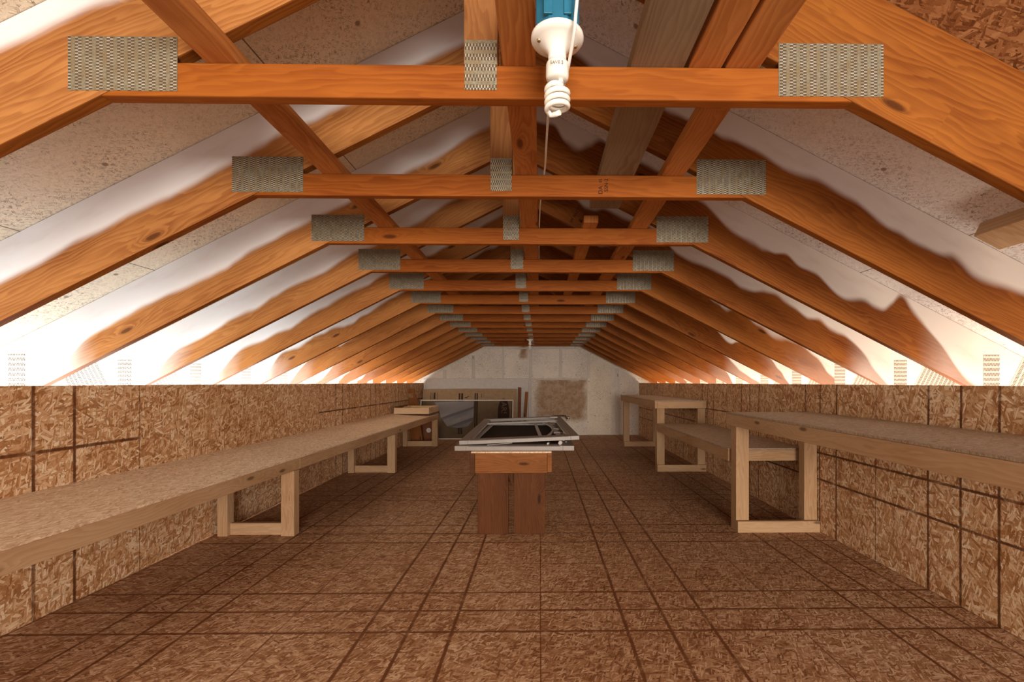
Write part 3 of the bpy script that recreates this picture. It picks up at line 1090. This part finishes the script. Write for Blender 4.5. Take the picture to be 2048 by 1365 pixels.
def door_frame(name, M4, w, l, label, th, stile, mid=None, glass=True):
    """a storm door lying flat: width w along x, length l along y, on its local base plane"""
    t = thing(name, M4.to_translation(), label, 'door frame', 'storm door frames on the work table')
    R = M4.to_3x3().to_4x4()

    def add(mb, nm, mat, par=None, bevel=0.002):
        mb.v = [tuple(R @ Vector(v)) for v in mb.v]
        return mb.build(nm, mat, par or t, bevel, (0, 0, 0))
    fr, br = .125, .12
    for x0, x1 in ((0, stile), (w - stile, w)):
        mb = MB().box(x0, x1, 0, l, 0, th, 'y')
        a = add(mb, 'stile', 'white_frame')
        xi_ = x1 if x0 == 0 else x0
        sgn = 1 if x0 == 0 else -1
        mb = MB().box(xi_, xi_ + sgn * .018, fr, l - br, th * .25, th * .72, 'y')
        mb.v = [tuple(R @ Vector(v)) for v in mb.v]
        child(mb, 'glazing_bead', 'strip', a, .001)
    a = add(MB().box(stile, w - stile, 0, fr, 0, th, 'x'), 'end_rail', 'white_frame')
    mb = MB().box(stile + .02, w - stile - .02, -.0015, .0005, th * .86, th * .93, 'x')
    mb.v = [tuple(R @ Vector(v)) for v in mb.v]
    child(mb, 'gasket', 'gasket', a, 0)
    add(MB().box(stile, w - stile, l - br, l, 0, th, 'x'), 'end_rail', 'white_frame')
    if mid:
        add(MB().box(stile, w - stile, mid, mid + .05, th * .2, th * .85, 'x'), 'middle_rail', 'white_frame')
    if glass:
        add(MB().box(stile - .004, w - stile + .004, fr - .004, l - br + .004, th * .35, th * .45, 'y'), 'screen', 'screen', None, 0)
    return t


ZD = .6348
m1 = Matrix.Translation((-.645, 3.575, ZD))
door_frame('door_frame', m1, .905, 2.06, 'lower of the two almond storm door frames lying on the work table', .037, .085, None, True)
m2 = Matrix.Translation((-.618, 3.625, ZD + .0385)) @ Matrix.Rotation(math.radians(1.6), 4, 'Z') @ Matrix.Rotation(math.radians(-2.2), 4, 'Y')
door_frame('door_frame', m2, .925, 2.17, 'upper almond storm door frame, tilted up at its right side over loose trim', .031, .066, 1.60, False)

# loose pieces between and on the door frames
ZP = ZD + .0375


def strip(pts, w, th, name, mat, label, cat, group=None):
    """a thin flat bar following a path"""
    mb = MB()
    P = smooth(pts, 5)
    for i in range(len(P) - 1):
        a, b = P[i], P[i + 1]
        t = (b - a).normalized()
        sd = t.cross(Vector((0, 0, 1))).normalized() * w / 2
        a2 = a
        mb.prism([a2 - sd, a2 + sd, b + sd, b - sd], (0, 0, th), t, sd.normalized())
    o = mb.build(name, mat)
    tag(o, label, cat, group)
    return o


G = 'loose trim inside the door frames'
strip([(-.06, 5.55, ZP + .018), (-.03, 4.7, ZP + .024), (.02, 3.80, ZP + .006)], .028, .008, 'trim_strip', 'strip', 'straight white strip crossing the upper door frame, leftmost of the loose trim', 'trim strip', G)
strip([(-.02, 5.4, ZP + .020), (.06, 5.15, ZP + .024), (.120, 4.75, ZP + .020), (.11, 4.35, ZP + .014), (.03, 3.86, ZP + .010)], .018, .012, 'trim_strip', 'strip', 'white strip bent into a bow inside the upper door frame', 'trim strip', G)
strip([(.10, 5.4, ZP + .012), (.14, 4.6, ZP + .014), (.18, 3.80, ZP + .010)], .034, .012, 'trim_strip', 'strip', 'wide straight white strip right of the bowed strip', 'trim strip', G)
strip([(.14, 5.2, ZP + .008), (.18, 4.5, ZP + .006), (.21, 3.78, ZP + .001)], .014, .005, 'trim_strip', 'white_frame', 'narrow pale strip, rightmost of the loose trim', 'trim strip', G)
strip([(-.40, 3.60, ZP + .0005), (-.33, 3.66, ZP + .001), (-.22, 3.72, ZP + .001)], .008, .004, 'trim_strip', 'strip', 'short thin white strip between the two frames near their front', 'trim strip', G)
strip([(-.45, 5.62, ZP + .002), (-.15, 5.66, ZP + .004), (-.02, 5.52, ZP + .006)], .06, .003, 'trim_strip', 'strip', 'crumpled pale strip behind the middle rail of the upper frame', 'trim strip', G)
for x, y, z, lab in ((.185, 4.62, ZP + .022, 'thin metal latch rod lying inside the upper frame, farther of two'), (.185, 4.28, ZP + .022, 'thin metal latch rod lying inside the upper frame, nearer of two')):
    t = thing('latch_rod', (x, y, z), lab, 'latch rod', 'latch rods in the door frame')
    MB().tube([(x - .06, y, z), (x + .0, y, z)], .010, 10).build('barrel', 'strip', t)
    MB().tube([(x, y, z), (x + .055, y - .01, z)], .006, 8).build('rod', 'brass', t)
    MB().lathe([(0, .008), (.009, .006), (.011, 0), (.009, -.006), (0, -.008)], x + .06, y - .01, z, 12).build('knob', 'brass', t)
# handle set on the upper frame's far right corner
xh, yh, zh = .20, 5.30, ZD + .135
t = thing('door_handle', (xh, yh, zh), 'worn metal door handle resting on the upper frame at its far right corner', 'door handle')
MB().tube(smooth([(xh - .08, yh + .05, zh - .006), (xh - .02, yh + .04, zh + .002), (xh + .06, yh + .03, zh + .004), (xh + .095, yh, zh)], 4), .009, 10).build('lever', 'bronze', t)
MB().tube([(xh - .085, yh + .03, zh - .012), (xh - .0, yh + .02, zh - .012)], .008, 8).build('spindle', 'strip', t)
MB().box(xh + .085, xh + .115, yh - .30, yh + .02, zh - .020, zh - .006, 'y').build('backplate', 'bronze', t, .003)
MB().lathe([(0, .016), (.013, .012), (.018, 0), (.013, -.012), (0, -.016)], xh + .105, yh - .26, zh + .004, 16).build('knob', 'brass', t)
for x, lab in ((.06, 'small white plastic clip between the door frames, left of two'), (.155, 'grey plastic roller between the door frames, right of two')):
    mb = MB().tube([(x, 3.625, ZP + .008), (x + .012, 3.69, ZP + .010)], [.007 if x < .1 else .014, .009 if x < .1 else .016], 10)
    o = mb.build('plastic_clip', 'strip')
    o.location.z = .0 if x < .1 else .006
    tag(o, lab, 'plastic clip', 'plastic clips between the frames')

# ------------------------------------------------------------------ far left: tray, boards, carton, glass
# shallow tray on the end of the left bench
tr = thing('wooden_tray', (-2.15, 8.3, .60), 'shallow open wooden tray on the far end of the left workbench', 'tray')
ang = 0.0
x0, x1, y0, y1, zb, zt = -2.42, -1.842, 7.86, 8.62, .628, .728
MB().box(x0, x1, y0, y0 + .022, zb, zt, 'x').build('side_board', 'pale_wood', tr, .002)
MB().box(x0, x1, y1 - .022, y1, zb, zt, 'x').build('side_board', 'pale_wood', tr, .002)
MB().box(x0, x0 + .022, y0 + .022, y1 - .022, zb, zt + .02, 'y').build('side_board', 'brown_wood', tr, .002)
MB().box(x1 - .022, x1, y0 + .022, y1 - .022, zb, zt, 'y').build('side_board', 'pale_wood', tr, .002)
MB().box(x0 + .022, x1 - .022, y0 + .022, y1 - .022, zb, zb + .008, 'y').build('bottom', 'pale_wood', tr)
MB().box(x0 + .10, x0 + .14, y0 + .022, y1 - .022, zt - .03, zt - .004, 'y').build('divider', 'pale_wood', tr, .002)
MB().box(x0 + .022, x1 - .022, y1 - .26, y1 - .20, zt - .03, zt - .004, 'x').build('divider', 'pale_wood', tr, .002)

# slotted board leaning on the left wall behind the tray
o = None
yb = 9.05
mb = MB()
B = (-2.47, yb)
lean = lambda z: -2.36 - .135 * (z / 1.04)
def q(x, z):
    return (lean(z) + x, yb, z)
xa_, xb_ = -.095, .095
for pl in ([(xa_, 0), (xb_ + .03, 0), (xb_ + .02, .86), (xa_, .86)], [(xa_, .94), (xb_, .94), (xb_, 1.03), (xa_, 1.03)], [(xa_, .86), (-.05, .86), (-.05, .94), (xa_, .94)], [(.055, .86), (xb_ + .01, .86), (xb_, .94), (.055, .94)]):
    mb.prism([q(*p) for p in pl], (0, .02, 0), (0, 0, 1), (1, 0, 0))
o = mb.build('slotted_board', 'table')
tag(o, 'brown board with a hand slot leaning on the left wall behind the tray', 'board')

# boards leaning below the end of the left bench
for i, (u0, u1, ut, mat, lab, yy) in enumerate(((823, 826, 815, 'brown_wood', 'reddish narrow board leaning under the far left bench, leftmost of three', 9.30),
                                               (826, 837, 819, 'dark_wood', 'almost black board leaning under the far left bench between two brown boards', 9.22),
                                               (838, 848, 832, 'planks', 'grey-brown board leaning under the far left bench beside the black board', 9.36))):
    xa_, zf_ = far(u0, 760, yy)[0], 0
    xb_ = far(u1, 760, yy)[0]
    dx = (far(ut, 760, yy)[0] - xa_)
    mb = MB()
    hgt = .52
    mb.prism([(xa_, yy, 0), (xb_, yy, 0), (xb_ + dx, yy, hgt), (xa_ + dx, yy, hgt)], (0, .03, 0), (0, 0, 1), (1, 0, 0))
    tag(mb.build('loose_board', mat, None, .002), lab, 'board', 'boards leaning under the far left bench')

# big pale sheet and flattened carton leaning on the gable
x0 = wall_x(10) + .05
x1 = far(1057, 760, 10.18)[0]
mb = MB()
mb.prism([(x0, 10.10, 0), (x1, 10.10, 0), (x1, 10.20, 1.235), (x0 + .1, 10.20, 1.235), (x0 + .03, 10.195, 1.21), (x0, 10.19, 1.15)], (0, .03, 0), (1, 0, 0), (0, 0, 1))
tag(mb.build('foam_sheet', 'foam', None, .004), 'wide pale sheet with a rounded corner leaning on the far gable behind the carton', 'sheet')

ct = thing('cardboard_carton', (-1.45, 9.95, 0), 'flat printed cardboard carton standing against the far gable, black oval at its right', 'carton')
yb0, yt0 = 9.86, 10.00
cx0, cx1 = x0 + .0, far(1033.5, 780, 9.97)[0]
ch = far(1000, 778, 10.0)[1]
R_ = lambda x, z: (x, yb0 + (yt0 - yb0) * z / ch, z)
mb = MB()
mb.prism([R_(cx0, 0), R_(cx1, 0), R_(cx1, ch - .006), R_(cx0 + .9, ch), R_(cx0, ch - .01)], (0, .055, 0), (1, 0, 0), (0, 0, 1))
pan = mb.build('panel', 'cardboard', ct, .003)


def printed(u0, u1, v0, v1, name, mat='card_ink', poly=None):
    yy = 9.93
    mb = MB()
    xa, za = far(u0, v1, yy)
    xb, zb_ = far(u1, v0, yy)
    za = max(za, .02)
    if poly:
        pts = [R_((xa + xb) / 2 + (xb - xa) / 2 * a, (za + zb_) / 2 + (zb_ - za) / 2 * b) for a, b in poly]
    else:
        pts = [R_(xa, za), R_(xb, za), R_(xb, zb_), R_(xa, zb_)]
    pts = [(p[0], p[1] - .0015, p[2]) for p in pts]
    mb.prism(pts, (0, .001, 0), (1, 0, 0), (0, 0, 1))
    o = child(mb, name, mat, pan)
    return o


printed(917, 920.5, 787, 868, 'printed_bar')
printed(922, 926, 787, 868, 'printed_bar')
printed(949, 951.5, 787, 868, 'printed_bar')
printed(952.7, 955.5, 787, 868, 'printed_bar')
for u in (861, 863.5, 874):
    printed(u, u + .7, 786, 800, 'printed_rule')
printed(867, 870.5, 786, 799, 'printed_rule')
printed(962.5, 963.3, 788, 797, 'printed_rule')
for a, b, c, d in ((929, 935, 799, 795), (934, 938, 796, 793), (938, 942, 799, 797)):
    printed(a, b, min(c, d), max(c, d) - 2, 'printed_arrow')
oval = [(math.cos(2 * PI * k / 28), math.sin(2 * PI * k / 28)) for k in range(28)]
printed(995.5, 1019, 797, 858, 'printed_oval', 'card_ink', oval)
yy = 9.91
xo, zo = far(1007.5, 826, yy)
m = Matrix.Translation((xo, yb0 + (yt0 - yb0) * zo / ch - .003, zo)) @ Matrix.Rotation(PI / 2, 4, 'X') @ Matrix.Rotation(-PI / 2, 4, 'Z')
lettering('printed_name', 'LARSON', 0.16, 'cardboard', m, pan)

# glass panel in a thin frame before the carton
gl = thing('glass_panel', (-1.5, 9.6, 0), 'long smoky glass panel in a thin white frame standing before the carton', 'glass panel')
yg0, yg1 = 9.55, 9.74
gx0, gx1 = wall_x(9.6) + .06, far(1027, 810, 9.74)[0]
gh = far(900, 800, 9.74)[1]
Gp = lambda x, z: (x, yg0 + (yg1 - yg0) * z / gh, z)
fw = .022
for a, b, c, d in ((gx0, gx1, gh - fw, gh), (gx0, gx1, 0, fw), (gx0, gx0 + fw, fw, gh - fw), (gx1 - fw, gx1, fw, gh - fw)):
    mb = MB()
    mb.prism([Gp(a, c), Gp(b, c), Gp(b, d), Gp(a, d)], (0, .02, 0), (1, 0, 0), (0, 0, 1))
    mb.build('frame_bar', 'foam', gl, .002)
mb = MB()
g_ = .009
mb.prism([(p[0], p[1] + g_, p[2]) for p in (Gp(gx0 + fw, fw), Gp(gx1 - fw, fw), Gp(gx1 - fw, gh - fw), Gp(gx0 + fw, gh - fw))], (0, .004, 0), (1, 0, 0), (0, 0, 1))
mb.build('pane', 'glass', gl)

# grey crumpled plastic hanging between glass and carton
mb = MB()
yq = 9.80
prof = [((868, 805), (946, 803)), ((877.5, 818), (947, 806)), ((883, 835), (947, 814)), ((884.5, 840), (947, 818)), ((890, 846), (947, 826)), ((896, 853), (947, 835)), ((905, 855), (945, 842)), ((916, 856.5), (936, 853))]
zig = (0.0, 0.02, 0.05, -0.03, 0.01, 0.05, -0.03, 0.0)
nx = 9
rows = []
for i, ((ua, va), (ub, vb)) in enumerate(prof):
    row = []
    for k2 in range(nx):
        f = k2 / (nx - 1)
        xx, zz = far(ua + (ub - ua) * f, va + (vb - va) * f, yq)
        row.append(Vector((xx, yq - .03 - zig[i] + .008 * math.sin(i * 1.9 + f * 5.2) + (zz / gh) * .10, zz)))
    rows.append(row)
for i in range(len(rows) - 1):
    for k2 in range(nx - 1):
        a, b, c, d = rows[i][k2], rows[i][k2 + 1], rows[i + 1][k2 + 1], rows[i + 1][k2]
        mb.face([d, c, b, a], [(p.x, p.z) for p in (d, c, b, a)])
o = mb.build('plastic_sheet', 'plastic')
so = o.modifiers.new('thick', 'SOLIDIFY')
so.thickness = .004
tag(o, 'folded grey plastic sheet showing through the smoky glass panel', 'plastic sheet')

# stained boards right of the carton
xa_, _z = far(1035.5, 790, 10.0)
xb_, _z = far(1041.5, 790, 10.0)
mb = MB()
mb.prism([(xa_, 9.90, 0), (xb_, 9.90, 0), (xb_ + .01, 10.06, 1.04), (xa_ + .005, 10.06, 1.05)], (0, .03, 0), (0, 0, 1), (1, 0, 0))
tag(mb.build('stained_board', 'brown_wood', None, .002), 'dark red-brown board standing at the right end of the carton', 'board')
xa_, _z = far(1045, 790, 10.1)
xb_, _z = far(1051, 790, 10.1)
mb = MB()
mb.prism([(xa_, 10.0, 0), (xb_, 10.0, 0), (xb_ + .06, 10.075, .95), (xa_ + .06, 10.075, .95)], (0, .02, 0), (0, 0, 1), (1, 0, 0))
tag(mb.build('thin_board', 'table', None, .002), 'thin orange board leaning between the dark board and the centre stud', 'board')
# dark panel with a pale round knob below the end of the bench
xa_, _z = far(845, 840, 9.45)
xb_, _z = far(866, 840, 9.45)
t = thing('dark_panel', ((xa_ + xb_) / 2, 9.45, 0), 'dark panel with a pale round disc standing under the far left bench end', 'panel')
MB().box(xa_, xb_, 9.44, 9.46, 0, .50, 'z').build('board', 'brown_wood', t, .002)
xk, zk_ = far(858, 861, 9.43)
mb = MB()
pts = [(xk + .046 * math.cos(2 * PI * k2 / 24), 9.434, zk_ + .046 * math.sin(2 * PI * k2 / 24)) for k2 in range(24)]
mb.prism(pts, (0, .006, 0), (1, 0, 0), (0, 0, 1))
mb.build('disc', 'foam', t)
